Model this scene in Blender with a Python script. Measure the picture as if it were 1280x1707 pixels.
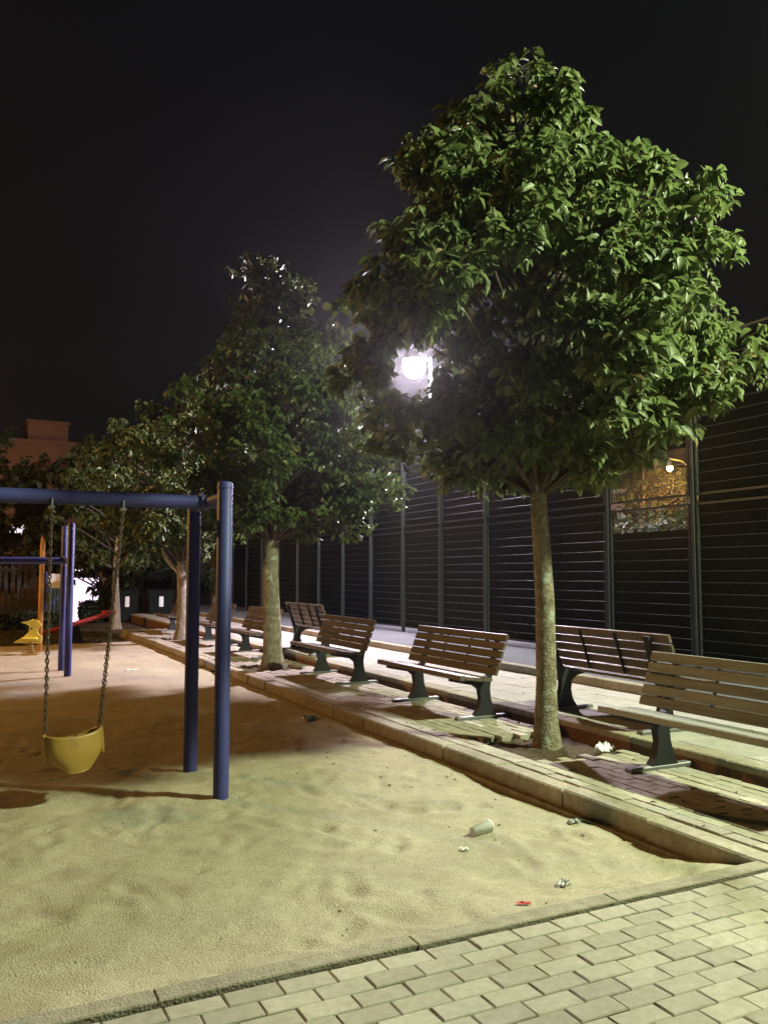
import bpy, math, random
import numpy as np
from mathutils import Vector, Matrix

# ------------------------------------------------------------------ clear
for o in list(bpy.data.objects):
    bpy.data.objects.remove(o)
scene = bpy.context.scene
COL = scene.collection
R = math.radians
rng = np.random.default_rng(7)
random.seed(7)

# ------------------------------------------------------------------ camera
# Z = 0 is the paving; +Y runs along the fence into the distance, +X towards the fence
cam_d = bpy.data.cameras.new('camera')
cam = bpy.data.objects.new('camera', cam_d)
COL.objects.link(cam)
cam.location = (0, 0, 1.45)
cam.rotation_euler = (R(90 + 4.25), 0, R(-26.2))
cam_d.sensor_fit = 'VERTICAL'
cam_d.sensor_height = 36
cam_d.sensor_width = 36
cam_d.lens = 36 * 1400 / 1707
cam_d.clip_start = 0.05
cam_d.clip_end = 600
scene.camera = cam

# ------------------------------------------------------------------ world: night sky
world = bpy.data.worlds.new('World')
scene.world = world
world.use_nodes = True
wnt = world.node_tree
for n in list(wnt.nodes):
    wnt.nodes.remove(n)
wo = wnt.nodes.new('ShaderNodeOutputWorld')
wb = wnt.nodes.new('ShaderNodeBackground')
wb.inputs[1].default_value = 0.0062
wtc = wnt.nodes.new('ShaderNodeTexCoord'); wsx = wnt.nodes.new('ShaderNodeSeparateXYZ'); wrp = wnt.nodes.new('ShaderNodeValToRGB')
wrp.color_ramp.elements[0].position = 0.0; wrp.color_ramp.elements[0].color = (1.05, 0.92, 0.90, 1)      # city glow low over the roofs
wrp.color_ramp.elements[1].position = 0.55; wrp.color_ramp.elements[1].color = (0.60, 0.62, 0.76, 1)
wnt.links.new(wtc.outputs['Generated'], wsx.inputs[0]); wnt.links.new(wsx.outputs['Z'], wrp.inputs[0]); wnt.links.new(wrp.outputs[0], wb.inputs[0])
wnt.links.new(wb.outputs[0], wo.inputs[0])

# ------------------------------------------------------------------ exposure
vs = scene.view_settings
vs.view_transform = 'Standard'
vs.look = 'None'
vs.gamma = 1
vs.exposure = 0
vs.use_curve_mapping = False
scene.render.engine = 'CYCLES'

# lamp powers and colours (lamps themselves are built with their posts below)
LAMP_A = dict(pos=(8.2, 1.0, 7.0), col=(0.86, 1.0, 0.63), watts=7300)     # white-green lamp by the fence, beside the camera
LAMP_B = dict(pos=(8.5, 15.8, 5.95), col=(1.0, 0.86, 1.0), strength=3300) # visible lamp
LAMP_C = dict(pos=(-7.0, 19.0, 8.0), col=(1.0, 0.50, 0.12), watts=4300)    # sodium lamp across the playground

# ------------------------------------------------------------------ helpers
def link(o):
    COL.objects.link(o)
    return o

def empty(name, loc=(0, 0, 0), rz=0.0):
    o = link(bpy.data.objects.new(name, None))
    o.empty_display_size = 0.2
    o.location = loc
    o.rotation_euler = (0, 0, rz)
    return o

def tag(o, label=None, cat=None, group=None, kind=None):
    if label: o['label'] = label
    if cat: o['category'] = cat
    if group: o['group'] = group
    if kind: o['kind'] = kind
    return o

class MB:
    def __init__(self):
        self.v = []; self.f = []; self.smooth = []
    def add(self, vs_, fs, smooth=False):
        b = len(self.v)
        self.v.extend([tuple(p) for p in vs_])
        for f in fs:
            self.f.append(tuple(i + b for i in f)); self.smooth.append(smooth)
    def box(self, x0, x1, y0, y1, z0, z1, bev=0.0):
        if bev <= 0:
            v = [(x, y, z) for z in (z0, z1) for y in (y0, y1) for x in (x0, x1)]
            self.add(v, [(0, 2, 3, 1), (4, 5, 7, 6), (0, 1, 5, 4), (2, 6, 7, 3), (0, 4, 6, 2), (1, 3, 7, 5)])
        else:  # chamfered top edges
            b = bev
            v = [(x0, y0, z0), (x1, y0, z0), (x1, y1, z0), (x0, y1, z0),
                 (x0, y0, z1 - b), (x1, y0, z1 - b), (x1, y1, z1 - b), (x0, y1, z1 - b),
                 (x0 + b, y0 + b, z1), (x1 - b, y0 + b, z1), (x1 - b, y1 - b, z1), (x0 + b, y1 - b, z1)]
            f = [(3, 2, 1, 0), (8, 9, 10, 11)]
            for i in range(4):
                j = (i + 1) % 4
                f.append((i, j, 4 + j, 4 + i)); f.append((4 + i, 4 + j, 8 + j, 8 + i))
            self.add(v, f)
        return self
    def tube(self, pts, rad, seg=8, caps=True, smooth=True, jitter=0.0):
        pts = [Vector(p) for p in pts]
        n = len(pts)
        if not hasattr(rad, '__len__'): rad = [rad] * n
        ref = None; vv = []; ff = []
        for i, p in enumerate(pts):
            d = (pts[min(i + 1, n - 1)] - pts[max(i - 1, 0)]).normalized()
            if ref is None:
                a = Vector((1, 0, 0)) if abs(d.x) < 0.8 else Vector((0, 1, 0))
                ref = (a - d * a.dot(d)).normalized()
            else:
                ref = (ref - d * ref.dot(d)).normalized()
            w = d.cross(ref)
            for k in range(seg):
                t = 2 * math.pi * k / seg
                r = rad[i] * (1 + (random.uniform(-jitter, jitter) if jitter else 0))
                vv.append(p + ref * (math.cos(t) * r) + w * (math.sin(t) * r))
        for i in range(n - 1):
            for k in range(seg):
                k2 = (k + 1) % seg
                ff.append((i * seg + k, i * seg + k2, (i + 1) * seg + k2, (i + 1) * seg + k))
        self.add(vv, ff, smooth)
        if caps:
            self.add(vv[:seg], [tuple(range(seg - 1, -1, -1))])
            self.add(vv[-seg:], [tuple(range(seg))])
        return self
    def lathe(self, prof, seg=16, c=(0, 0, 0), smooth=True):
        vv = []; ff = []
        for r, z in prof:
            for k in range(seg):
                t = 2 * math.pi * k / seg
                vv.append((c[0] + r * math.cos(t), c[1] + r * math.sin(t), c[2] + z))
        for i in range(len(prof) - 1):
            for k in range(seg):
                k2 = (k + 1) % seg
                ff.append((i * seg + k, i * seg + k2, (i + 1) * seg + k2, (i + 1) * seg + k))
        self.add(vv, ff, smooth)
        return self
    def prism(self, poly, y0, y1, plane='xz'):
        n = len(poly)
        if plane == 'xz':
            v = [(a, y0, b) for a, b in poly] + [(a, y1, b) for a, b in poly]
        elif plane == 'yz':
            v = [(y0, a, b) for a, b in poly] + [(y1, a, b) for a, b in poly]
        else:
            v = [(a, b, y0) for a, b in poly] + [(a, b, y1) for a, b in poly]
        f = [tuple(range(n - 1, -1, -1)), tuple(range(n, 2 * n))]
        for i in range(n):
            j = (i + 1) % n
            f.append((i, j, n + j, n + i))
        self.add(v, f)
        return self
    def mesh(self, name):
        me = bpy.data.meshes.new(name)
        me.from_pydata(self.v, [], self.f)
        me.polygons.foreach_set('use_smooth', self.smooth)
        me.update()
        return me
    def build(self, name, mat, parent=None):
        me = self.mesh(name)
        if mat: me.materials.append(mat)
        o = link(bpy.data.objects.new(name, me))
        if parent is not None: o.parent = parent
        return o

def child(name, me, parent, loc=(0, 0, 0), rot=(0, 0, 0), scale=None):
    o = link(bpy.data.objects.new(name, me))
    o.parent = parent; o.location = loc; o.rotation_euler = rot
    if scale: o.scale = scale
    return o

def copy_tree(o, parent=None):
    c = o.copy(); COL.objects.link(c)
    if parent is not None: c.parent = parent
    for ch in list(o.children):
        copy_tree(ch, c)
    return c

def np_mesh(name, V, F, mat, parent=None, smooth=False):
    """V (n,3), F (m,k) with equal k"""
    me = bpy.data.meshes.new(name)
    n, m, k = len(V), len(F), F.shape[1]
    me.vertices.add(n); me.vertices.foreach_set('co', np.asarray(V, dtype=np.float32).ravel())
    me.loops.add(m * k); me.loops.foreach_set('vertex_index', np.asarray(F, dtype=np.int32).ravel())
    me.polygons.add(m)
    me.polygons.foreach_set('loop_start', np.arange(0, m * k, k, dtype=np.int32))
    me.polygons.foreach_set('loop_total', np.full(m, k, dtype=np.int32))
    if smooth: me.polygons.foreach_set('use_smooth', np.ones(m, dtype=bool))
    me.update(calc_edges=True); me.validate()
    if mat: me.materials.append(mat)
    o = link(bpy.data.objects.new(name, me))
    if parent is not None: o.parent = parent
    return o

# ------------------------------------------------------------------ materials
def mat(name, col, rough=0.8, var=0.25, scale=8.0, col2=None, bump=0.0, bscale=60.0, metal=0.0,
        spec=0.5, island=0.0, objrand=0.0, big=0.0, bigscale=0.7, stain=None, stain_scale=2.0, stain_lo=0.55, stain_hi=0.7):
    m = bpy.data.materials.new(name); m.use_nodes = True
    nt = m.node_tree; N = nt.nodes; L = nt.links
    p = N['Principled BSDF']
    p.inputs['Roughness'].default_value = rough
    p.inputs['Metallic'].default_value = metal
    p.inputs['Specular IOR Level'].default_value = spec
    geo = N.new('ShaderNodeNewGeometry')
    tex = N.new('ShaderNodeTexCoord')
    vec = geo.outputs['Position']
    c1 = Vector(col); c2 = Vector(col2) if col2 else c1 * (1 - var)
    n1 = N.new('ShaderNodeTexNoise'); n1.inputs['Scale'].default_value = scale
    n1.inputs['Detail'].default_value = 6; n1.inputs['Roughness'].default_value = 0.65
    L.new(vec, n1.inputs['Vector'])
    ramp = N.new('ShaderNodeValToRGB')
    ramp.color_ramp.elements[0].position = 0.32; ramp.color_ramp.elements[1].position = 0.68
    ramp.color_ramp.elements[0].color = (*c2, 1); ramp.color_ramp.elements[1].color = (*c1, 1)
    L.new(n1.outputs['Fac'], ramp.inputs[0])
    out = ramp.outputs[0]
    def mul(out, fac_socket, lo, hi):
        mr = N.new('ShaderNodeMapRange'); mr.inputs['To Min'].default_value = lo; mr.inputs['To Max'].default_value = hi
        L.new(fac_socket, mr.inputs['Value'])
        mx = N.new('ShaderNodeVectorMath'); mx.operation = 'SCALE'
        L.new(out, mx.inputs[0]); L.new(mr.outputs[0], mx.inputs['Scale'])
        return mx.outputs[0]
    if island: out = mul(out, geo.outputs['Random Per Island'], 1 - island, 1 + island)
    if objrand:
        oi = N.new('ShaderNodeObjectInfo'); out = mul(out, oi.outputs['Random'], 1 - objrand, 1 + objrand)
    if big:
        n2 = N.new('ShaderNodeTexNoise'); n2.inputs['Scale'].default_value = bigscale; n2.inputs['Detail'].default_value = 4
        L.new(vec, n2.inputs['Vector'])
        mr = N.new('ShaderNodeMapRange'); mr.inputs['From Min'].default_value = 0.3; mr.inputs['From Max'].default_value = 0.7
        L.new(n2.outputs['Fac'], mr.inputs['Value'])
        out = mul(out, mr.outputs[0], 1 - big, 1 + big * 0.4)
    if stain:
        n3 = N.new('ShaderNodeTexNoise'); n3.inputs['Scale'].default_value = stain_scale; n3.inputs['Detail'].default_value = 5
        L.new(vec, n3.inputs['Vector'])
        mr = N.new('ShaderNodeMapRange'); mr.inputs['From Min'].default_value = stain_lo; mr.inputs['From Max'].default_value = stain_hi
        L.new(n3.outputs['Fac'], mr.inputs['Value'])
        mx = N.new('ShaderNodeMix'); mx.data_type = 'RGBA'
        L.new(mr.outputs[0], mx.inputs['Factor']); L.new(out, mx.inputs['A'])
        mx.inputs['B'].default_value = (*stain, 1)
        out = mx.outputs['Result']
    L.new(out, p.inputs['Base Color'])
    if bump:
        nb = N.new('ShaderNodeTexNoise'); nb.inputs['Scale'].default_value = bscale; nb.inputs['Detail'].default_value = 5
        L.new(vec, nb.inputs['Vector'])
        bp = N.new('ShaderNodeBump'); bp.inputs['Strength'].default_value = bump; bp.inputs['Distance'].default_value = 0.02
        L.new(nb.outputs['Fac'], bp.inputs['Height']); L.new(bp.outputs[0], p.inputs['Normal'])
    return m

def leaf_mat(name, c1, c2, trans=0.35, rough=0.42, alt=None):
    m = bpy.data.materials.new(name); m.use_nodes = True
    nt = m.node_tree; N = nt.nodes; L = nt.links
    p = N['Principled BSDF']; p.inputs['Roughness'].default_value = rough
    p.inputs['Specular IOR Level'].default_value = 0.4
    geo = N.new('ShaderNodeNewGeometry'); oi = N.new('ShaderNodeObjectInfo')
    ad = N.new('ShaderNodeMath'); ad.operation = 'ADD'
    L.new(geo.outputs['Random Per Island'], ad.inputs[0]); L.new(oi.outputs['Random'], ad.inputs[1])
    fr = N.new('ShaderNodeMath'); fr.operation = 'FRACT'; L.new(ad.outputs[0], fr.inputs[0])
    ramp = N.new('ShaderNodeValToRGB')
    ramp.color_ramp.elements[0].color = (*c2, 1); ramp.color_ramp.elements[1].color = (*c1, 1)
    if alt:
        e = ramp.color_ramp.elements.new(0.95); e.color = (*c1, 1)
        ramp.color_ramp.elements[-1].color = (*alt, 1)
    L.new(fr.outputs[0], ramp.inputs[0]); L.new(ramp.outputs[0], p.inputs['Base Color'])
    tr = N.new('ShaderNodeBsdfTranslucent')
    L.new(ramp.outputs[0], tr.inputs['Color'])
    mix = N.new('ShaderNodeMixShader'); mix.inputs[0].default_value = trans
    L.new(p.outputs[0], mix.inputs[1]); L.new(tr.outputs[0], mix.inputs[2])
    L.new(mix.outputs[0], N['Material Output'].inputs['Surface'])
    return m

def emit_mat(name, col, strength):
    m = bpy.data.materials.new(name); m.use_nodes = True
    N = m.node_tree.nodes
    N.remove(N['Principled BSDF'])
    e = N.new('ShaderNodeEmission'); e.inputs[0].default_value = (*col, 1); e.inputs[1].default_value = strength
    m.node_tree.links.new(e.outputs[0], N['Material Output'].inputs['Surface'])
    return m

M = {}
M['sand'] = mat('sand', (0.44, 0.395, 0.29), 0.95, scale=30, col2=(0.34, 0.30, 0.21), bump=0.6, bscale=95, big=0.15, bigscale=1.6, spec=0.1,
                stain=(0.27, 0.225, 0.155), stain_scale=2.3, stain_lo=0.56, stain_hi=0.78)
M['brick'] = mat('concrete_brick', (0.40, 0.365, 0.30), 0.9, scale=25, col2=(0.31, 0.28, 0.225), bump=0.28, bscale=260, island=0.10, objrand=0.16, big=0.18, bigscale=1.3, spec=0.25, stain=(0.26, 0.22, 0.155), stain_scale=3.5, stain_lo=0.58, stain_hi=0.75)
M['kerb'] = mat('kerb_concrete', (0.39, 0.35, 0.275), 0.9, scale=18, col2=(0.26, 0.225, 0.165), bump=0.5, bscale=90, objrand=0.10, big=0.25, bigscale=2.0, spec=0.2)
M['footing'] = mat('footing', (0.33, 0.26, 0.17), 0.95, scale=10, col2=(0.21, 0.16, 0.10), bump=0.7, bscale=50, spec=0.15)
M['riser'] = mat('red_riser', (0.22, 0.11, 0.075), 0.9, scale=12, col2=(0.15, 0.08, 0.055), bump=0.5, bscale=60, spec=0.2)
M['path'] = mat('path_slab', (0.40, 0.37, 0.34), 0.9, scale=9, col2=(0.30, 0.28, 0.25), bump=0.4, bscale=80, objrand=0.07, big=0.15, bigscale=0.8, spec=0.25)
M['asphalt'] = mat('asphalt', (0.15, 0.155, 0.17), 0.9, scale=60, col2=(0.08, 0.083, 0.09), bump=0.8, bscale=140, big=0.2, spec=0.25)
M['soil'] = mat('soil', (0.10, 0.07, 0.045), 1.0, scale=12, col2=(0.05, 0.035, 0.022), bump=1.0, bscale=40, spec=0.1)
M['bed'] = mat('joint_bed', (0.19, 0.165, 0.12), 1.0, scale=30, bump=0.5, spec=0.1)
M['blue'] = mat('blue_paint', (0.052, 0.054, 0.21), 0.55, scale=6, col2=(0.040, 0.043, 0.165), bump=0.08, bscale=40, spec=0.35, stain=(0.06, 0.055, 0.10), stain_scale=9, stain_lo=0.66, stain_hi=0.72)
M['chain'] = mat('chain_steel', (0.085, 0.065, 0.05), 0.6, metal=0.4, scale=30, col2=(0.10, 0.06, 0.04))
M['steel'] = mat('steel', (0.20, 0.20, 0.20), 0.5, metal=0.5, scale=15)
M['iron'] = mat('cast_iron', (0.017, 0.018, 0.021), 0.6, scale=20, bump=0.15, bscale=120, spec=0.3)
M['yellow'] = mat('yellow_plastic', (0.37, 0.225, 0.042), 0.42, scale=5, col2=(0.28, 0.165, 0.032), stain=(0.22, 0.13, 0.035), stain_scale=7, stain_lo=0.62, stain_hi=0.75)
M['yellow_bright'] = mat('yellow_bright', (0.75, 0.62, 0.09), 0.4, var=0.12)
M['fence'] = mat('dark_green_steel', (0.042, 0.053, 0.055), 0.5, scale=10, col2=(0.030, 0.039, 0.040), metal=0.2)
M['net'] = mat('added_dark_net', (0.012, 0.016, 0.015), 0.9, scale=10, var=0.3, spec=0.1)  # near-black backing, stands in for the darkness beyond the fence
M['post'] = mat('grey_pole', (0.16, 0.165, 0.16), 0.5, scale=6, metal=0.3)
M['white'] = mat('white_plastic', (0.80, 0.80, 0.78), 0.4, var=0.06)
M['foil'] = mat('foil', (0.62, 0.61, 0.60), 0.32, var=0.2, scale=30, metal=0.4)
M['red'] = mat('red_plastic', (0.50, 0.055, 0.04), 0.5, var=0.2)
M['orange_wood'] = mat('orange_wood', (0.55, 0.27, 0.07), 0.7, var=0.3, scale=5)
M['blue_bright'] = mat('blue_gate', (0.10, 0.25, 0.70), 0.5, var=0.2)
M['bark'] = mat('bark', (0.30, 0.255, 0.185), 0.95, scale=16, col2=(0.13, 0.105, 0.07), bump=1.0, bscale=45, spec=0.15, stain=(0.34, 0.35, 0.28), stain_scale=11, stain_lo=0.58, stain_hi=0.66)
M['twig'] = mat('twig_bark', (0.10, 0.08, 0.055), 0.95, scale=16, var=0.4, bump=0.5, bscale=60, spec=0.1)
M['wall_brown'] = mat('wall_brown', (0.30, 0.18, 0.12), 0.9, scale=1.5, var=0.3, bump=0.2, bscale=10)
M['wall_cream'] = mat('wall_cream', (0.50, 0.44, 0.35), 0.9, scale=0.7, var=0.15)
M['wall_dark'] = mat('wall_dark', (0.045, 0.043, 0.042), 0.9, scale=1.0, var=0.3)
M['glass_dark'] = mat('window_dark', (0.02, 0.022, 0.026), 0.15, var=0.1)
M['bin'] = mat('bin_dark', (0.008, 0.010, 0.009), 0.85, spec=0.15, var=0.2)
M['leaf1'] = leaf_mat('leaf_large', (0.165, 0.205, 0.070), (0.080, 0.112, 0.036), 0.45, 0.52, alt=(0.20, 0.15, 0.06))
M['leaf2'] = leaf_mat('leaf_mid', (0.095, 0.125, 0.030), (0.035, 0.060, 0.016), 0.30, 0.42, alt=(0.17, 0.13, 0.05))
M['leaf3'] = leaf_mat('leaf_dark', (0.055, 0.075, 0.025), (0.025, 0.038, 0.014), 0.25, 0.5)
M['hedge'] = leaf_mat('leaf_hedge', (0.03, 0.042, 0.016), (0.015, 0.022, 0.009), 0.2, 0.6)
M['grass'] = leaf_mat('grass_blades', (0.07, 0.085, 0.03), (0.035, 0.05, 0.016), 0.3, 0.6)

def wood_mat(name, c1, c2):
    m = mat(name, c1, 0.42, scale=7, col2=c2, bump=0.35, bscale=35, objrand=0.22, spec=0.35)
    N = m.node_tree.nodes; L = m.node_tree.links
    geo = [n for n in N if n.type == 'NEW_GEOMETRY'][0]
    mp = N.new('ShaderNodeMapping'); mp.inputs['Scale'].default_value = (6, 0.35, 6)
    L.new(geo.outputs['Position'], mp.inputs['Vector'])
    for n in N:
        if n.type == 'TEX_NOISE': L.new(mp.outputs[0], n.inputs['Vector'])
    return m
M['wood'] = wood_mat('bench_wood', (0.130, 0.098, 0.070), (0.065, 0.049, 0.036))
M['wood_worn_lit'] = wood_mat('bench_wood_worn_lit', (0.29, 0.29, 0.255), (0.16, 0.155, 0.135))  # paler and greyer: lamp light on the near bench put into its colour

# ------------------------------------------------------------------ numpy value noise
class VNoise:
    def __init__(self, seed): self.g = np.random.default_rng(seed).random((256, 256))
    def __call__(self, x, y, s):
        x = x * s + 1000.3; y = y * s + 1000.7
        xi = np.floor(x).astype(int); yi = np.floor(y).astype(int)
        fx = x - xi; fy = y - yi
        fx = fx * fx * (3 - 2 * fx); fy = fy * fy * (3 - 2 * fy)
        g = self.g
        a = g[xi % 256, yi % 256]; b = g[(xi + 1) % 256, yi % 256]
        c = g[xi % 256, (yi + 1) % 256]; d = g[(xi + 1) % 256, (yi + 1) % 256]
        return (a * (1 - fx) + b * fx) * (1 - fy) + (c * (1 - fx) + d * fx) * fy - 0.5
vn = VNoise(3)

# ================================================================== SETTING
# ---- ground sheet (dark soil, falls away behind the playground)
gx = np.array([-220, -120, -60, -30, -15, -8, -4, 0, 3, 3.6, 9.6, 12, 20, 40, 80, 160, 220.])
gy = np.array([-120, -40, -10, 0, 3, 8, 14, 19, 20.5, 22, 25, 28, 30, 32, 35, 40, 60, 120, 260.])
GX, GY = np.meshgrid(gx, gy, indexing='ij')
GZ = np.full_like(GX, -0.45)
GZ = np.where((GY >= 20.5) & (GX < 9), -0.21, GZ)
GZ = np.where((GY > 31), -1.1, GZ)
GZ = np.where((GX > 9.5), -0.05, GZ)
idx = np.arange(GX.size).reshape(GX.shape)
F = np.stack([idx[:-1, :-1], idx[1:, :-1], idx[1:, 1:], idx[:-1, 1:]], -1).reshape(-1, 4)
tag(np_mesh('ground', np.stack([GX, GY, GZ], -1).reshape(-1, 3), F, M['soil'], smooth=False), kind='structure')

# ---- sand of the playground
def sand_z(X, Y):
    z = -0.165 + 0.040 * vn(X, Y, 0.55) + 0.022 * vn(X + 40, Y, 1.7) + 0.012 * vn(X, Y + 9, 4.2) + 0.010 * vn(X + 5, Y, 11.0) + 0.006 * vn(X, Y + 3, 21.0)
    z = z + 0.09 * np.exp(-((Y - 3.07) / 0.35) ** 2)                      # banked up against the front kerb
    z = z + 0.035 * np.exp(-((3.65 - X) / 0.25) ** 2) * (0.5 + 1.2 * vn(Y, X * 0, 0.9))
    for (hx, hy, rx, ry, dp) in ((0.80, 6.40, 0.30, 0.22, 0.075), (0.22, 6.48, 0.24, 0.2, 0.05)):
        z = z - dp * np.exp(-((X - hx) / rx) ** 2 - ((Y - hy) / ry) ** 2)
    return z
def grid_axis(segs):
    out = [np.array([segs[0][0]])]
    for a, b, st in segs:
        n = max(1, int(round((b - a) / st))); out.append(np.linspace(a, b, n + 1)[1:])
    return np.concatenate(out)
sx = grid_axis([(-14, -3, 0.25), (-3, -1, 0.07), (-1, 3.66, 0.032)])
sy = grid_axis([(3.06, 7.5, 0.032), (7.5, 12, 0.055), (12, 21, 0.13)])
SX, SY = np.meshgrid(sx, sy, indexing='ij')
SZ = sand_z(SX, SY)
g2 = np.random.default_rng(11)
for k in range(420):                                     # footprints and scuffs
    hx = g2.uniform(-2.2, 3.4); hy = g2.uniform(3.3, 9.5); a = g2.uniform(0, 6.28)
    L_ = g2.uniform(0.09, 0.17); W_ = g2.uniform(0.04, 0.07); dp = g2.uniform(0.005, 0.016)
    near = (np.abs(SX - hx) < 0.6) & (np.abs(SY - hy) < 0.6)
    dx = SX[near] - hx; dy = SY[near] - hy
    u = dx * math.cos(a) + dy * math.sin(a); v = -dx * math.sin(a) + dy * math.cos(a)
    rr = (u / L_) ** 2 + (v / W_) ** 2
    SZ[near] += -dp * np.exp(-rr) + 0.5 * dp * np.exp(-(np.sqrt(rr) - 1.5) ** 2 * 3)
idx = np.arange(SX.size).reshape(SX.shape)
F = np.stack([idx[:-1, :-1], idx[1:, :-1], idx[1:, 1:], idx[:-1, 1:]], -1).reshape(-1, 4)
tag(np_mesh('sand', np.stack([SX, SY, SZ], -1).reshape(-1, 3), F, M['sand'], smooth=True), kind='structure')
def sz(x, y): return float(sand_z(np.array([float(x)]), np.array([float(y)]))[0])

# ---- front pavement: running-bond concrete bricks, long side along X
def brick_mesh(lx, ly, h=0.06, seed=0):
    r = random.Random(seed); b = 0.004
    mb = MB(); mb.box(-lx / 2, lx / 2, -ly / 2, ly / 2, -h, 0, b)
    me = mb.mesh('brick')
    for v in me.vertices:
        v.co.x += r.uniform(-.0018, .0018); v.co.y += r.uniform(-.0018, .0018)
    me.materials.append(M['brick'])
    return me
pave = MB(); pave.box(-6, 8.4, -4, 2.97, -0.12, -0.008)
front = tag(pave.build('front_pavement', M['bed']), kind='structure')
bms = [brick_mesh(0.1955, 0.0955, seed=s) for s in range(5)]
rest = MB(); cells = []
for j in range(0, 46):
    y = 2.915 - j * 0.1
    off = 0.1 if j % 2 else 0.0
    for i in range(-26, 34):
        x = i * 0.2 + off + 1.33
        if x > 6.9: continue
        fwd = 0.4415 * x + 0.897 * y; lat = 0.897 * x - 0.4415 * y
        invis = fwd < 1.2 or abs(lat / max(fwd, .01)) > 0.56 or y < 1.2
        cells.append((invis, (fwd - 2.8) ** 2 + lat ** 2, x, y))
cells.sort()
rb = random.Random(4)
for k, (iv, dd, x, y) in enumerate(cells):
    dz = rb.gauss(0, 0.0016); rz = rb.gauss(0, 0.008)
    if not iv and k < 300:
        o = child('brick', bms[k % 5], front, (x, y, dz), (rb.gauss(0, .008), rb.gauss(0, .005), rz))
    elif y > -1.5 and x > -2.5:
        rest.box(x - .0977, x + .0977, y - .0477, y + .0477, -.06, dz, .004)
tag(rest.build('brick_field', M['brick'], front), kind='stuff')
# front kerb: flat concrete edging, ~1 m pieces
for i, x0 in enumerate(np.arange(-5.4, 5.0, 1.0)):
    mb = MB(); mb.box(0.0015, 0.9985, 0, 0.095, -0.3, 0.0, 0.005)
    o = mb.build('kerb_stone', M['kerb'], front)
    o.location = (x0 + 0.02, 2.985 + rb.uniform(-.003, .003), 0.012 + rb.uniform(-.003, .003)); o.rotation_euler = (0, 0, rb.gauss(0, .0015))

# ---- terrace (Z = 0) between the sand and the path, with kerb stones on a footing
TX0, TX1, TY0, TY1 = 3.65, 5.10, 3.09, 23.0
TREES = [(4.48, 5.95), (4.30, 12.67), (4.36, 19.3), (4.05, 26.6)]
PIT = 0.46
tb = MB(); tb.box(TX0 + .16, TX1, TY0, TY1, -0.3, -0.10)
terr = tag(tb.build('terrace_pavement', M['soil']), kind='structure')
def in_pit(x, y, pad=0.0):
    return any(abs(x - tx + 0.02) < PIT + pad and abs(y - ty) < PIT + pad for tx, ty in TREES[:3])
fm = MB(); fm.box(TX0 - 0.055, TX0 + 0.14, TY0, TY1, -0.5, -0.118)
fo = fm.build('kerb_footing', M['footing'], terr)
n = int((TY1 - TY0) / 0.8)
for i in range(n + 1):
    y0 = TY0 + i * 0.8; y1 = min(y0 + 0.792, TY1)
    if y1 - y0 < .1: continue
    mb = MB(); mb.box(0, 0.155, 0, y1 - y0, -0.3, 0, 0.012)
    o = mb.build('kerb_stone', M['kerb'], terr)
    o.location = (TX0 + rb.gauss(0, .006), y0, rb.gauss(0, .004)); o.rotation_euler = (rb.gauss(0, .002), rb.gauss(0, .01), rb.gauss(0, .004))
tcells = []
bm2 = [brick_mesh(0.093, 0.193, h=0.11, seed=20 + s) for s in range(5)]
nx = int((TX1 - TX0 - 0.17) / 0.1)
for i in range(nx + 1):
    x = TX0 + 0.165 + 0.05 + i * 0.1
    if x + .05 > TX1 - 0.10: continue
    for j in range(int((TY1 - TY0) / 0.2)):
        y = TY0 + 0.1 + j * 0.2 + (0.1 if i % 2 else 0)
        if in_pit(x, y): continue
        tcells.append((y + 0.3 * x + (5 if x / y > 1.25 else 0), x, y))
tcells.sort()
rest = MB()
for k, (s, x, y) in enumerate(tcells):
    dz = rb.gauss(0, 0.002)
    if k < 300:
        child('brick', bm2[k % 5], terr, (x, y, dz), (rb.gauss(0, .006), rb.gauss(0, .008), rb.gauss(0, .006)))
    else:
        rest.box(x - .0465, x + .0465, y - .0965, y + .0965, -.11, dz, .004)
tag(rest.build('brick_field', M['brick'], terr), kind='stuff')

# ---- path (Z = 0.10): riser of red-brown blocks with pale edging, slabs
pb = MB(); pb.box(TX1, 6.80, 2.0, 30.0, -0.4, 0.086)
path = tag(pb.build('path', M['bed']), kind='structure')
y = 2.0; i = 0
while y < 30:
    mb = MB(); mb.box(-0.03, 0.09, 0.003, 0.497, -0.4, 0.045); o = mb.build('riser_block', M['riser'], path); o.location = (TX1 + rb.gauss(0, .003) - 0.06, y, 0)
    mb = MB(); mb.box(-0.04, 0.16, 0.003, 0.497, 0.046, 0.10, 0.008); o = mb.build('edging_stone', M['kerb'], path); o.location = (TX1 - 0.06 + rb.gauss(0, .003), y, rb.gauss(0, .002))
    y += 0.5; i += 1
sl = MB(); sl.box(-0.1965, 0.1965, -0.1965, 0.1965, -0.05, 0, 0.004); slm = sl.mesh('slab'); slm.materials.append(M['path'])
srest = MB(); k = 0
for j in range(0, 70):
    for i in range(4):
        x = TX1 + 0.105 + 0.2 + i * 0.398; y = 2.2 + j * 0.398
        if 4.5 < y and k < 220:
            child('slab', slm, path, (x, y, 0.099 + rb.gauss(0, .0015)), (rb.gauss(0, .002), rb.gauss(0, .002), 0)); k += 1
        else: srest.box(x - .1965, x + .1965, y - .1965, y + .1965, 0.05, 0.099 + rb.gauss(0, .0015), .004)
tag(srest.build('slab_field', M['path'], path), kind='stuff')

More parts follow.
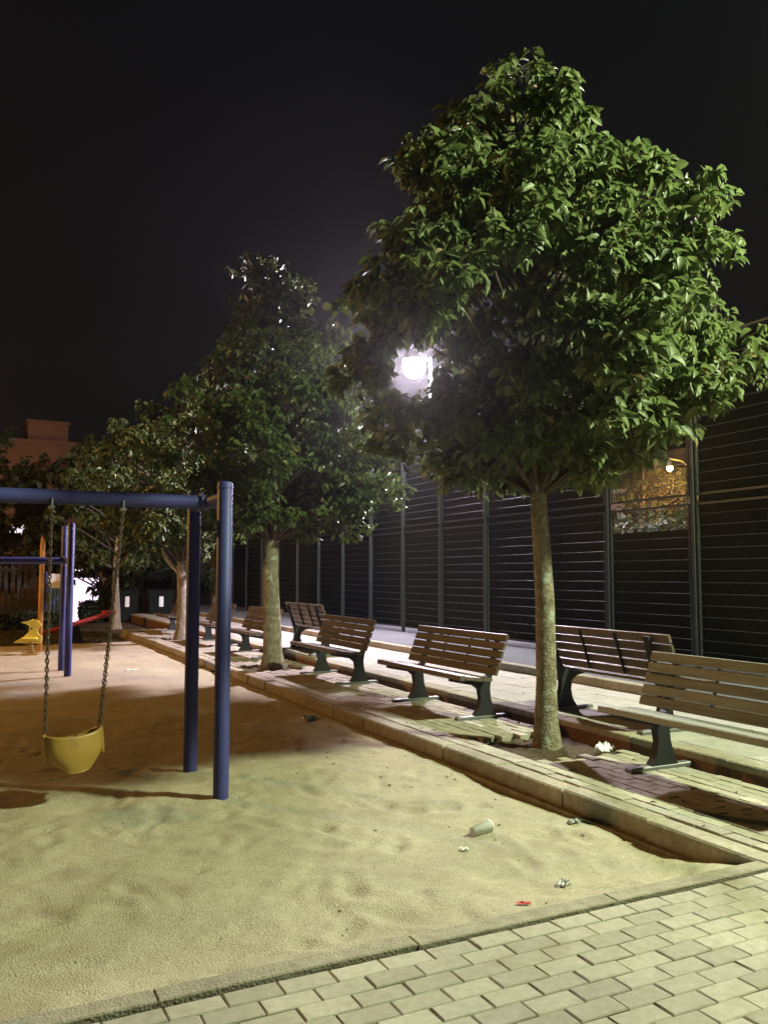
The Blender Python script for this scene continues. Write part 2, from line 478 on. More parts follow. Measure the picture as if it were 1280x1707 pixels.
# ---- asphalt lane (Z = 0.20) up to the fence
lb = MB(); lb.box(6.93, 9.3, 0.0, 34.0, -0.4, 0.20)
lane = tag(lb.build('asphalt_lane', M['asphalt']), kind='structure')
y = 0.0
while y < 34:
    mb = MB(); mb.box(-0.05, 0.08, 0.003, 0.997, -0.3, 0.207, 0.01); o = mb.build('kerb_stone', M['kerb'], lane); o.location = (6.85 + rb.gauss(0, .003), y, rb.gauss(0, .002))
    y += 1.0

# ---- sports court beyond the fence
cb = MB(); cb.box(9.3, 30, -10, 60, -0.4, 0.12)
tag(cb.build('sports_court', M['asphalt']), kind='structure')

# ================================================================== FENCE
FX = 8.55; FY0 = 9.78; FSP = 1.66; FZ0 = 0.20; FMID = 2.45; FTOP = 4.55
fence = tag(empty('court_fence', (FX, 0, FZ0)), 'tall dark green steel panel fence of the sports court with horizontal rods', 'fence')
rod_me = MB().tube([(0, 0, 0), (0, 1, 0)], 0.0055, 6).mesh('rod'); rod_me.materials.append(M['fence'])
fr_me = {}
def frame_mesh(w, h):
    mb = MB(); t = 0.03; d = 0.02
    mb.box(-d, d, 0, t, 0, h); mb.box(-d, d, w - t, w, 0, h)
    mb.box(-d + .001, d - .001, t, w - t, 0, t); mb.box(-d + .001, d - .001, t, w - t, h - t, h)
    me = mb.mesh('panel'); me.materials.append(M['fence']); return me
LH = FMID - 0.04 - 0.12 - FZ0; UH = FTOP - FMID - 0.04
PW = FSP - 0.115
low_me = frame_mesh(PW, LH); up_me = frame_mesh(PW, UH)
bays = sorted(range(-4, 13), key=lambda n: abs(FY0 + n * FSP - 12))
nrod = 0; rod_rest = MB()
post_me = MB().box(-.035, .035, -.025, .025, -0.05, FTOP - FZ0 + 0.05).mesh('post'); post_me.materials.append(M['fence'])
for n in range(-4, 14):
    child('post', post_me, fence, (0.0, FY0 + n * FSP, 0))
for n in bays:
    y0 = FY0 + n * FSP + 0.0575
    for (zb, h, me) in ((0.10, LH, low_me), (FMID + 0.04 - FZ0, UH, up_me)):
        p = child('panel', me, fence, (0, y0, zb))
        nr = int(h / 0.145)
        for q in range(1, nr):
            zz = h * q / nr
            if nrod < 300:
                child('rod', rod_me, p, (-0.004, 0.03, zz), scale=(1, PW - 0.06, 1)); nrod += 1
            else:
                rod_rest.tube([(-.004, y0 + .03, zb + zz), (-.004, y0 + PW - .03, zb + zz)], .0055, 5)
net_me = {}  # nets added behind the rods to keep the background black
for n in range(-4, 13):
    y0 = FY0 + n * FSP + 0.0575
    mb = MB(); mb.box(0.030, 0.034, 0.005, PW - .005, 0.11, 1.85 if n == -1 else (FTOP - FZ0 - .01))
    if n == -1:
        m2 = MB(); m2.box(0.030, 0.034, 0.005, PW - .005, 2.95, FTOP - FZ0 - .01); o = m2.build('added_dark_net', M['net'], fence); o.location = (0, y0, 0)
    o = mb.build('added_dark_net', M['net'], fence); o.location = (0, y0, 0)
if rod_rest.v: tag(rod_rest.build('rod_field', M['fence'], fence), kind='stuff')

# ================================================================== LAMPS
def street_lamp(px, py, head, z0, label, group, arm=True, colmat=None, headr=0.17, lens=None):
    """post at px,py with a short arm to head = (x,y,z) of the light"""
    t = tag(empty('street_lamp', (px, py, z0)), label, 'street lamp', group)
    hx, hy, hz = head[0] - px, head[1] - py, head[2] - z0
    mb = MB(); mb.lathe([(0.0, 0), (0.10, 0), (0.10, 0.25), (0.055, 0.32), (0.038, hz + 0.25), (0.0, hz + 0.27)], 12); mb.build('pole', M['post'], t)
    mb = MB(); mb.tube([(0, 0, hz + 0.12), (hx * .5, hy * .5, hz + 0.30), (hx, hy, hz + 0.28)], 0.02, 8); mb.build('arm', M['post'], t)
    mb = MB(); mb.lathe([(0.0, headr + .14), (0.05, headr + .13), (headr * .75, headr + .03), (headr * 1.0, headr * .55), (headr * .98, headr * .5), (0, headr * .58)], 18, (hx, hy, hz)); mb.build('lamp_hood', M['post'], t)
    if lens:
        mb = MB(); pr = [(headr * math.sin(a) * .97, -headr * math.cos(a)) for a in np.linspace(0.001, math.pi * 0.72, 12)]
        mb.lathe(pr, 20, (hx, hy, hz)); mb.build('lamp_globe', lens, t)
    return t

# visible lamp, on a slim post behind the fence
street_lamp(8.92, 15.8, LAMP_B['pos'], 0.12, 'glaring white lamp globe above the fence between the two big trees', 'street lamps', headr=0.25,
            lens=emit_mat('lamp_globe_white', LAMP_B['col'], LAMP_B['strength']))
def point(lampname, d, radius):
    l = bpy.data.lights.new(lampname, 'POINT'); l.energy = d['watts']; l.color = d['col']; l.shadow_soft_size = radius
    o = link(bpy.data.objects.new(lampname, l)); o.location = d['pos']; return o
glow_off = emit_mat('lens_dim', (1, 1, 0.8), 3.0)
street_lamp(8.48, 1.0, (8.2, 1.0, 7.22), 0.2, 'tall hooded lamp post at the near end of the fence', 'street lamps', headr=0.15)
lo = bpy.data.lights.new('lamp_light', 'SPOT'); lo.energy = LAMP_A['watts']; lo.color = LAMP_A['col']; lo.shadow_soft_size = 0.28
lo.spot_size = R(168); lo.spot_blend = 0.15                     # hooded lantern throwing its light downwards
lo = link(bpy.data.objects.new('lamp_light', lo)); lo.location = LAMP_A['pos']
street_lamp(-7.4, 19.0, (-7.0, 19.0, 8.22), -0.45, 'orange sodium lamp post across the playground', 'street lamps', headr=0.15)
point('lamp_light', LAMP_C, 0.15)

# ================================================================== TREES
def leaf_template(hi=True):
    # leaf along +X from the stalk, folded on the midrib, drooping tip; unit length, unit half width scaled later
    if hi:
        st = [(0.0, 0.0, 0.0), (0.18, 0.62, 0.0), (0.45, 1.0, -0.02), (0.74, 0.66, -0.09), (1.0, 0.0, -0.22)]
    else:
        st = [(0.0, 0.0, 0.0), (0.40, 1.0, -0.02), (1.0, 0.0, -0.18)]
    V = []; F = []
    for (x, w, z) in st:
        if w == 0: V.append((x, 0, z))
        else:
            V += [(x, w, z + 0.16 * w), (x, 0, z), (x, -w, z + 0.16 * w)]
    if hi:
        F = [(0, 2, 1), (0, 3, 2), (1, 2, 5, 4), (2, 3, 6, 5), (4, 5, 8, 7), (5, 6, 9, 8), (7, 8, 10), (8, 9, 10)]
    else:
        F = [(0, 2, 1), (0, 3, 2), (1, 2, 4), (2, 3, 4)]
    tri = []
    for f in F:
        if len(f) == 3: tri.append(f)
        else: tri += [(f[0], f[1], f[2]), (f[0], f[2], f[3])]
    return np.array(V, float), np.array(tri, int)
LT_HI = leaf_template(True); LT_LO = leaf_template(False)

def leaf_frames(P, D, Nrm):
    """per-leaf rotation frames: X along D, Z near Nrm"""
    D = D / np.linalg.norm(D, axis=1, keepdims=True)
    Y = np.cross(Nrm, D); Y /= (np.linalg.norm(Y, axis=1, keepdims=True) + 1e-9)
    Z = np.cross(D, Y)
    return D, Y, Z
def leaf_geo(T, P, D, Nrm, L_, W_):
    V, F = T
    X, Y, Z = leaf_frames(P, D, Nrm)
    n = len(P)
    out = (P[:, None, :] + X[:, None, :] * (V[None, :, 0, None] * L_[:, None, None])
           + Y[:, None, :] * (V[None, :, 1, None] * W_[:, None, None])
           + Z[:, None, :] * (V[None, :, 2, None] * L_[:, None, None]))
    FF = F[None, :, :] + (np.arange(n) * len(V))[:, None, None]
    return out.reshape(-1, 3), FF.reshape(-1, 3)

def make_tree(loc, height, prof, trunk_r, crown_base, label, lmat, seed, nclump=75, nros=22, nleaf=8, leafL=(0.10, 0.17), hi=True,
              lean=(0, 0), group=None, parts=0, cam_pos=(0, 0, 1.45), droop=0.75, bend=0.06, clump_r=0.34, squash=1.0, fork=None, gap=None):
    """prof: list of (z, radius) of the crown envelope, z measured from the base"""
    g = np.random.default_rng(seed); r = random.Random(seed)
    t = tag(empty('tree', loc), label, 'tree', group)
    pz = np.array([p[0] for p in prof]); pr = np.array([p[1] for p in prof])
    # --- trunk and limbs
    mb = MB()
    top = prof[-1][0] - 0.25
    nseg = 16; pts = []; rad = []
    ph = r.uniform(0, 6.28)
    for i in range(nseg + 1):
        f = i / nseg; z = -0.12 + (top + 0.12) * f
        pts.append((lean[0] * f + bend * math.sin(f * 7 + ph) * min(1, f * 4), lean[1] * f + bend * math.cos(f * 6 + ph) * min(1, f * 4), z))
        flare = 1 + 0.55 * math.exp(-max(z, 0) / 0.10)
        rad.append(trunk_r * flare * (1 - 0.30 * min(1, z / crown_base)) * (1 if z < crown_base else max(0.12, 1 - (z - crown_base) / (top - crown_base))))
    mb.tube(pts, rad, 14, jitter=0.05)
    def leader(z):
        f = (z + 0.12) / (top + 0.12)
        return Vector((lean[0] * f + bend * math.sin(f * 7 + ph), lean[1] * f + bend * math.cos(f * 6 + ph), z))
    # --- clumps in the crown
    cl = []
    tries = 0
    area_w = pr / pr.sum()
    while len(cl) < nclump and tries < 20000:
        tries += 1
        z = g.uniform(pz[0], pz[-1]); rr = np.interp(z, pz, pr)
        if g.random() > rr / pr.max(): continue
        a = g.uniform(0, 2 * math.pi)
        wob = 1 + 0.13 * math.sin(3 * a + 2.1 * z + ph) + 0.10 * math.sin(5 * a - 3.3 * z + 2 * ph)
        rad_ = rr * wob * (0.30 + 0.70 * math.sqrt(g.random())) * g.uniform(0.85, 1.05)
        ld = leader(min(z, top))
        c = np.array([ld.x + rad_ * math.cos(a), ld.y + rad_ * math.sin(a) * squash, z])
        if all(np.sum((c - q) ** 2) > (clump_r * 0.72) ** 2 for q, _, _ in cl):
            cl.append((c, a, rad_ / max(rr, 0.05)))
    limbs = MB()
    for c, a, fr in cl:
        if gap:
            ga, gb = np.array(gap[0]), np.array(gap[1]); dirv = (gb - ga) / np.linalg.norm(gb - ga); q = c + np.array(loc) - ga
            if np.linalg.norm(q - (q @ dirv) * dirv) < gap[2] * 1.4: continue
        z0 = max(crown_base * 0.92, c[2] - r.uniform(0.35, 0.75) - 0.25 * np.linalg.norm(c[:2]))
        z0 = min(z0, top - 0.1)
        s = leader(z0); e = Vector(c)
        mid = s.lerp(e, 0.5) + Vector((r.uniform(-.08, .08), r.uniform(-.08, .08), r.uniform(0.02, 0.14)))
        limbs.tube([s, s.lerp(mid, .6), mid, e], [trunk_r * 0.22, trunk_r * .17, trunk_r * 0.13, 0.006], 6, caps=False, jitter=0.05)
    if fork:
        for (zf, dx, dy, zz) in fork:
            s = leader(zf); e = s + Vector((dx, dy, zz)); mid = s.lerp(e, .5) + Vector((dx * .15, dy * .15, -.05))
            mb.tube([s, mid, e], [trunk_r * .55, trunk_r * .45, trunk_r * .3], 10, caps=False, jitter=.04)
    mb.build('trunk', M['bark'], t)
    limbs.build('branches', M['twig'], t)
    # --- rosettes of drooping leaves
    P = []; D = []; Nn = []; Ls = []
    for c, a, fr in cl:
        outd = np.array([math.cos(a), math.sin(a), 0.0])
        k = int(nros * g.uniform(0.7, 1.3))
        cr = clump_r * g.uniform(0.75, 1.25)
        for _ in range(k):
            v = g.normal(size=3); v /= np.linalg.norm(v)
            rc = c + v * np.array([1, 1, 0.72]) * cr * (g.random() ** 0.45)
            m = max(3, int(nleaf * g.uniform(0.6, 1.3)))
            a0 = g.uniform(0, 6.28)
            lsz = g.uniform(0.8, 1.15)
            for q in range(m):
                aa = a0 + q * 2.4 + g.normal() * 0.3
                d = np.array([math.cos(aa), math.sin(aa), -droop * g.uniform(0.3, 1.9) + 0.15]) + outd * 0.35 + g.normal(size=3) * 0.22
                P.append(rc + g.normal(size=3) * 0.025)
                D.append(d)
                Nn.append(np.array([0, 0, 1.0]) + outd * 0.5 + g.normal(size=3) * 0.45)
                Ls.append(g.uniform(*leafL) * lsz)
    P = np.array(P); D = np.array(D); Nn = np.array(Nn); Ls = np.array(Ls)
    if gap:                                            # opening cut in the crown so the lamp shows: leaves removed along a line
        ga, gb, gr = np.array(gap[0]), np.array(gap[1]), gap[2]
        dirv = (gb - ga) / np.linalg.norm(gb - ga); Q = P + np.array(loc) - ga
        dist = np.linalg.norm(Q - (Q @ dirv)[:, None] * dirv, axis=1)
        keep = dist > gr * g.uniform(0.75, 1.25, len(P))
        P, D, Nn, Ls = P[keep], D[keep], Nn[keep], Ls[keep]
    W = Ls * g.uniform(0.21, 0.30, len(Ls))
    T = LT_HI if hi else LT_LO
    take = np.zeros(len(P), bool)
    crown = None
    if parts:
        cp = np.array(cam_pos) - np.array(loc)
        order = np.argsort(np.linalg.norm(P - cp, axis=1))[:parts]
        take[order] = True
    V, F = leaf_geo(T, P[~take], D[~take], Nn[~take], Ls[~take], W[~take])
    crown = tag(np_mesh('crown', V, F, lmat, t), kind='stuff')
    if parts:
        me = bpy.data.meshes.new('leaf')
        tv = LT_HI[0].copy(); tv[:, 1] *= 0.25
        me.from_pydata([tuple(v) for v in tv], [], [tuple(int(i) for i in f) for f in LT_HI[1]]); me.materials.append(lmat)
        X, Y, Z = leaf_frames(P[take], D[take], Nn[take])
        for p, x, y, z, l in zip(P[take], X, Y, Z, Ls[take]):
            o = link(bpy.data.objects.new('leaf', me)); o.parent = t
            mm = Matrix(((x[0], y[0], z[0], p[0]), (x[1], y[1], z[1], p[1]), (x[2], y[2], z[2], p[2]), (0, 0, 0, 1)))
            o.matrix_local = mm @ Matrix.Diagonal((l, l, l, 1))
    return t

make_tree((TREES[0][0], TREES[0][1], -0.05), 5.9,
          [(2.42, 0.5), (2.65, 1.15), (3.0, 1.58), (3.4, 1.72), (3.9, 1.60), (4.35, 1.40), (4.75, 1.20), (5.1, 0.97), (5.45, 0.76), (5.70, 0.58)],
          0.098, 2.35, 'large leafy green tree with slim trunk in a soil pit beside the nearest bench', M['leaf1'], 21,
          nclump=150, nros=26, nleaf=9, leafL=(0.075, 0.155), group='trees along the terrace', parts=300, bend=0.035, lean=(-0.10, 0.05), clump_r=0.33,
          gap=((2.975, 5.53, 3.025), (4.675, 8.69, 3.925), 0.27))
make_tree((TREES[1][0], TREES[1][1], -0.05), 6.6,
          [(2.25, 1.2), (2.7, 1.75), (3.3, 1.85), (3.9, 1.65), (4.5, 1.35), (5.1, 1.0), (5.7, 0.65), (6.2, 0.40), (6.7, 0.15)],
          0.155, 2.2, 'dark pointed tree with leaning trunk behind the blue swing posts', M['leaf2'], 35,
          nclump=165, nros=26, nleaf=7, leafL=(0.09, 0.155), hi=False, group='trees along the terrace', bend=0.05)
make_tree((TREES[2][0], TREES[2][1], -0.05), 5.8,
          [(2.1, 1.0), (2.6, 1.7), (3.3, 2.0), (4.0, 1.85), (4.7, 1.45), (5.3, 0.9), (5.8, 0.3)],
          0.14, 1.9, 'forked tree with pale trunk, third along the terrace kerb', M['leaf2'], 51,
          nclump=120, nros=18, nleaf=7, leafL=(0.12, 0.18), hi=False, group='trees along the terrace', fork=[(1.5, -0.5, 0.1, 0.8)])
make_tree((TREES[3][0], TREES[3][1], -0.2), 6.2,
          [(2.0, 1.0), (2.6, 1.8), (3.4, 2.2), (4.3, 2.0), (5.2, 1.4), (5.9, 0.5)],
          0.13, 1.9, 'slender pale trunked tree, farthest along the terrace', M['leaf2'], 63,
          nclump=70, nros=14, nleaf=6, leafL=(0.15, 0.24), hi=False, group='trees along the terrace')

# background trees
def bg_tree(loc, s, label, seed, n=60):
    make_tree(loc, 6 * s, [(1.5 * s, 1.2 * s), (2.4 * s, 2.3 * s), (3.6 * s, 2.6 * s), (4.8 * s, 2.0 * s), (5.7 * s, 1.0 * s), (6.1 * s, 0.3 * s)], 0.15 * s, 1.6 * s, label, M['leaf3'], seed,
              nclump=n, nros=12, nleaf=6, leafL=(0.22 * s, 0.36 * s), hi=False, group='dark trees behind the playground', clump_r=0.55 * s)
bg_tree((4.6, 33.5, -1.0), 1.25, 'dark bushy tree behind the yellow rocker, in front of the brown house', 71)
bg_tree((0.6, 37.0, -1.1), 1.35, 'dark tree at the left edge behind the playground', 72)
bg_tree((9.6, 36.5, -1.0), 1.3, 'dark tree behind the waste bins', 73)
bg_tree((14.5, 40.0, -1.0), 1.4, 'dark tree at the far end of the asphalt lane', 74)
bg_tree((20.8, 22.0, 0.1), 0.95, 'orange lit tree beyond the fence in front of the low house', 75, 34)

# ================================================================== BENCHES
SLAT_L = 1.80
def slat_mesh(name, w, th, mtl, ln=SLAT_L):
    mb = MB(); b = 0.006
    poly = [(-w / 2 + b, -th / 2), (w / 2 - b, -th / 2), (w / 2, -th / 2 + b), (w / 2, th / 2 - b), (w / 2 - b, th / 2), (-w / 2 + b, th / 2), (-w / 2, th / 2 - b), (-w / 2, -th / 2 + b)]
    mb.prism(poly, -ln / 2, ln / 2); me = mb.mesh(name); me.materials.append(mtl); return me
# side profile of one cast leg (x towards the back, z up)
LEG = [(-0.02, 0.03), (0.24, 0.03), (0.205, 0.10), (0.175, 0.20), (0.165, 0.30), (0.185, 0.40), (0.225, 0.52), (0.272, 0.66), (0.318, 0.82), (0.288, 0.825),
       (0.238, 0.67), (0.190, 0.53), (0.150, 0.435), (0.10, 0.395), (-0.02, 0.385), (-0.16, 0.40), (-0.285, 0.415), (-0.29, 0.388), (-0.16, 0.362), (-0.02, 0.335), (0.04, 0.29), (0.055, 0.20), (0.03, 0.10)]
def make_bench(mtl):
    t = empty('bench')
    sm = slat_mesh('seat_slat', 0.098, 0.034, mtl); bmsh = slat_mesh('back_slat', 0.074, 0.028, mtl)
    fm_ = slat_mesh('seat_slat', 0.060, 0.050, mtl)
    xs = [-0.275, -0.185, -0.083, 0.019]
    zs = [0.440, 0.433, 0.418, 0.412]
    for i, (x, z) in enumerate(zip(xs, zs)):
        child('seat_slat', fm_ if i == 0 else sm, t, (x, 0, z), (0, R(3 + i), 0))
    a = Vector((0.138, 0, 0.475)); e = Vector((0.262, 0, 0.805)); d = (e - a)
    ang = math.atan2(d.x, d.z)
    for i in range(5):
        p = a + d * (i / 4.0) + Vector((-0.012, 0, 0.005))
        w = 1.0
        child('back_slat', bmsh, t, p, (0, R(90) + ang, 0), scale=(w, 1, 1))
    for y in (-0.68, 0.68):
        mb = MB(); mb.prism(LEG, -0.032, 0.032)
        o = mb.build('leg', M['iron'], t); o.location = (0, y, 0)
        mb = MB(); mb.box(-0.22, 0.40, -0.035, 0.035, 0.0, 0.032, 0.008)
        f = mb.build('foot', M['steel'], o)
        f.location = (0, 0, -0.001)
    for y in (-0.24, 0.24):
        mb = MB(); q0 = a + Vector((0.012, 0, -0.02)); q1 = e + Vector((0.012, 0, 0.02)); 
        mb.tube([(q0.x, y, q0.z), (q1.x, y, q1.z)], 0.014, 6); mb.build('back_strap', M['iron'], t)
    return t
proto_w = make_bench(M['wood_worn_lit']); proto = make_bench(M['wood'])
front_b = [(4.17, 'long weathered bench with lamplight put into its pale wood colour at the right edge, nearest the viewer', True),
           (7.98, 'brown slatted bench between the two large trees, facing the sand, seat shining white', False),
           (11.0, 'brown slatted bench just right of the dark pointed tree, facing the sand', False),
           (14.75, 'orange lit bench just left of the dark pointed tree trunk', False),
           (17.55, 'bench seen between the two blue swing posts', False),
           (21.2, 'far bench left of the forked pale tree trunk', False)]
for i, (y, lab, worn_lit) in enumerate(front_b):
    if worn_lit: b = proto_w
    elif i == 1: b = proto
    else: b = copy_tree(proto)
    b.location = (4.60, y, 0); b.rotation_euler = (0, 0, R([0, 0.8, -0.6, 1.0, 0, -1][i]))
    tag(b, lab, 'bench', 'benches facing the sand')
for (y, lab) in ((6.20, 'dark bench with its back to the viewer behind the largest tree trunk'), (13.9, 'dark bench with its back to the viewer behind the middle bench, left')):
    b = copy_tree(proto); b.location = (5.52, y, 0.10); b.rotation_euler = (0, 0, R(180))
    tag(b, lab, 'bench', 'benches facing the fence')

# ================================================================== SWINGS
def swing_frame(x, y0, y1, zb, zt, blen, label):
    zg0 = -0.185
    t = tag(empty('swing_frame', (x, (y0 + y1) / 2, zg0)), label, 'swing frame', 'blue swing frames')
    hy = (y1 - y0) / 2; r = 0.056
    for xx in (0, -blen):
        for s in (-1, 1):
            mb = MB(); mb.lathe([(r * 1.0, -0.35), (r, zt - .012), (r * .8, zt), (0, zt + .006)], 20, (xx, s * hy, 0)); p = mb.build('post', M['blue'], t)
            mb = MB(); mb.lathe([(r + .004, zt - .05), (r + .004, zt - .035), (r + .001, zt - .034)], 20, (xx, s * hy, 0)); mb.build('cap_ring', M['blue'], p)
        mb = MB(); mb.tube([(xx, -hy, zb), (xx, hy, zb)], 0.048, 14); mb.build('cross_bar', M['blue'], t)
    mb = MB(); mb.tube([(-blen + .06, 0, zb), (-.05, 0, zb)], 0.055, 16); bm_ = mb.build('beam', M['blue'], t)
    for xx in (-.06, -blen + .06):
        mb = MB(); mb.tube([(xx - .012, 0, zb), (xx + .012, 0, zb)], 0.078, 16, smooth=False); mb.build('flange', M['blue'], t)
        for a in (45, 135, 225, 315):
            mb = MB(); yy = 0.066 * math.cos(R(a)); zz = zb + 0.066 * math.sin(R(a)); mb.tube([(xx - .024, yy, zz), (xx + .024, yy, zz)], .007, 6); mb.build('bolt', M['steel'], t)
    return t
swing_frame(1.68, 6.08, 7.02, 2.20, 2.32, 3.3, 'large blue swing frame in the foreground sand')
swing_frame(1.45, 14.3, 15.3, 1.86, 2.46, 3.0, 'smaller blue swing frame with two close posts, standing farther back on the sand')

def chain_mesh(L_, pitch=0.030):
    mb = MB(); n_ = int(L_ / pitch)
    for i in range(n_):
        z = -i * pitch - pitch / 2
        pts = []
        rx, rz = 0.0095, 0.0205
        V = []; Fc = []
        S, s = 8, 5
        for k in range(S):
            a = 2 * math.pi * k / S
            cx, cz = rx * math.cos(a), rz * math.sin(a)
            for q in range(s):
                b = 2 * math.pi * q / s
                rr = 0.0038 * math.cos(b); oo = 0.0038 * math.sin(b)
                x_, z_, y_ = cx + rr * math.cos(a), cz + rr * math.sin(a), oo
                if i % 2: x_, y_ = y_, x_
                V.append((x_, y_, z + z_))
        for k in range(S):
            for q in range(s):
                k2, q2 = (k + 1) % S, (q + 1) % s
                Fc.append((k * s + q, k2 * s + q, k2 * s + q2, k * s + q2))
        mb.add(V, Fc, True)
    me = mb.mesh('chain'); me.materials.append(M['chain']); return me

# yellow bucket seat hanging from the beam
zs0 = -0.185
sx0, sy0 = 0.705, 6.50
seat_top = 0.475 + zs0
t = tag(empty('bucket_swing', (sx0, sy0, seat_top)), 'yellow plastic toddler bucket swing hanging on four chains', 'swing seat')
mb = MB()
def bucket_ring(f, inset):
    # f 0 rim .. 1 bottom
    V = []
    w = 0.205 * (1 - 0.02 * f - 0.50 * max(0, f - 0.5) ** 1.4 * 2.0) - inset
    d = 0.125 * (1 - 0.05 * f - 0.45 * max(0, f - 0.5) ** 1.4 * 2.0) - inset
    for k in range(40):
        a = 2 * math.pi * k / 40
        c, s = math.cos(a), math.sin(a)
        e = 0.72
        x = w * math.copysign(abs(c) ** e, c); y = d * math.copysign(abs(s) ** e, s)
        rim = 0.030 * abs(c) ** 2 - 0.008 * (1 - abs(c))
        z = rim * (1 - f) - 0.255 * f + 0.05 * abs(c) ** 2 * f
        V.append((x, y, z))
    return V
rings = [bucket_ring(f, 0.0) for f in (0, 0.04, 0.2, 0.4, 0.6, 0.75, 0.88, 0.96, 1.0)]
inner = [bucket_ring(f, 0.014) for f in (0.0, 0.2, 0.4, 0.6, 0.75, 0.88)]
allr = [[(x * .99, y * .99, z + .006) for x, y, z in inner[0]]] 
V = []; Fc = []
seq = inner[::-1] + [[((a[0] + b[0]) / 2, (a[1] + b[1]) / 2, a[2] + .008) for a, b in zip(inner[0], rings[0])]] + rings
for rg in seq: V += rg
for i in range(len(seq) - 1):
    for k in range(40):
        k2 = (k + 1) % 40
        Fc.append((i * 40 + k, i * 40 + k2, (i + 1) * 40 + k2, (i + 1) * 40 + k))
Fc.append(tuple(range(40))); Fc.append(tuple((len(seq) - 1) * 40 + k for k in range(39, -1, -1)))
mb.add(V, Fc, True)
bk = mb.build('bucket', M['yellow'], t)
bk.rotation_euler = (R(-9), R(-4), R(12))
for s in (-1, 1):                                   # moulded side straps
    mb = MB(); poly = [(-0.035, 0.045), (0.035, 0.045), (0.045, -0.02), (0.040, -0.10), (0.022, -0.15), (-0.022, -0.15), (-0.040, -0.10), (-0.045, -0.02)]
    mb.prism(poly, s * 0.192, s * 0.208, 'yz'); mb.build('side_strap', M['yellow'], bk)
beam_z = 2.20 + zs0 - 0.055 - seat_top
for s, topx in ((-1, 0.52 - sx0), (1, 1.02 - sx0)):
    mb = MB(); mb.tube([(topx, 0, beam_z + .045), (topx, 0, beam_z - .04)], .012, 8); mb.box(topx - .02, topx + .02, -.03, .03, beam_z - .035, beam_z - .015); mb.build('hanger', M['steel'], t)
    for q in (-1, 1):
        p0 = Vector((topx, q * 0.026, beam_z - .03)); p1 = Vector((s * 0.188 + (0.0 if s < 0 else 0.0), q * 0.045 + s * 0.04, 0.035))
        dv = p1 - p0
        o = child('chain', chain_mesh(dv.length), t, p0)
        o.rotation_mode = 'QUATERNION'; o.rotation_quaternion = Vector((0, 0, -1)).rotation_difference(dv.normalized())

# ================================================================== PLAYGROUND THINGS FARTHER BACK
# yellow duck-shaped spring rider
t = tag(empty('spring_rider', (1.12, 18.3, sz(1.12, 18.3)), R(-14)), 'small yellow bird shaped spring rider on the far sand', 'spring rider')
poly = [(-0.30, 0.24), (-0.02, 0.22), (0.22, 0.22), (0.24, 0.34), (0.16, 0.42), (0.15, 0.50), (0.22, 0.58), (0.16, 0.68), (0.04, 0.70), (-0.04, 0.66), (-0.17, 0.64), (-0.06, 0.60), (0.0, 0.56), (-0.02, 0.44), (-0.10, 0.36)]
mb = MB(); mb.prism(poly, -0.03, 0.03); mb.build('body_panel', M['yellow_bright'], t)
mb = MB(); mb.box(-.12, .16, -.14, .14, .30, .335, .01); mb.build('seat', M['yellow_bright'], t)
pts = [(0.03 + 0.06 * math.cos(a), 0.06 * math.sin(a), 0.03 + 0.2 * a / 25) for a in np.linspace(0, 25, 60)]
mb = MB(); mb.tube(pts, 0.012, 6); mb.build('spring', M['yellow'], t)
mb = MB(); mb.box(-.12, .18, -.14, .14, -.05, .03, .01); mb.build('base', M['yellow'], t)
mb = MB(); mb.tube([(0.05, -.16, .52), (0.05, .16, .52)], .014, 8); mb.build('handle', M['iron'], t)

# red seesaw
t = tag(empty('seesaw', (2.35, 21.6, -0.21), R(20)), 'red seesaw beam tilted behind the far blue posts', 'seesaw')
mb = MB(); mb.tube([(-1.0, 0, 0.22), (1.0, 0, 0.72)], 0.06, 10); mb.build('beam', M['red'], t)
mb = MB(); mb.prism([(-.16, 0), (.16, 0), (.05, .44), (-.05, .44)], -.07, .07); mb.build('pivot', M['iron'], t)
for x, z in ((-.85, .30), (.85, .72)):
    mb = MB(); mb.box(x - .14, x + .14, -.12, .12, z, z + .04, .01); mb.build('seat', M['red'], t)
# orange wooden pole
mb = MB(); mb.lathe([(0.055, -.3), (0.05, 2.25), (0.035, 2.40), (0, 2.46)], 12)
o = mb.build('wooden_pole', M['orange_wood']); o.location = (1.36, 18.9, -0.2)
tag(o, 'orange wooden pole with pointed top behind the bucket swing chains', 'pole')

# blue gate with white top panel
t = tag(empty('gate', (2.60, 29.7, -0.25), R(-5)), 'narrow bright blue barred gate with white top panel', 'gate')
mb = MB(); mb.box(-.27, .27, -.02, .02, 0, 1.25); mb.build('panel', M['blue_bright'], t)
for k in range(5):
    mb = MB(); mb.tube([(-.22 + .11 * k, -.035, .08), (-.22 + .11 * k, -.035, 1.2)], .012, 6); mb.build('bar', M['blue'], t)
mb = MB(); mb.box(-.27, .27, -.022, .022, 1.253, 1.72); mb.build('top_panel', M['white'], t)
mb = MB(); mb.box(-.29, .29, -.03, .03, -.02, .07); mb.build('bottom_rail', M['white'], t)
for s in (-1, 1):
    mb = MB(); mb.box(s * .31 - .03, s * .31 + .03, -.03, .03, -.1, 1.8); mb.build('gate_post', M['blue'], t)

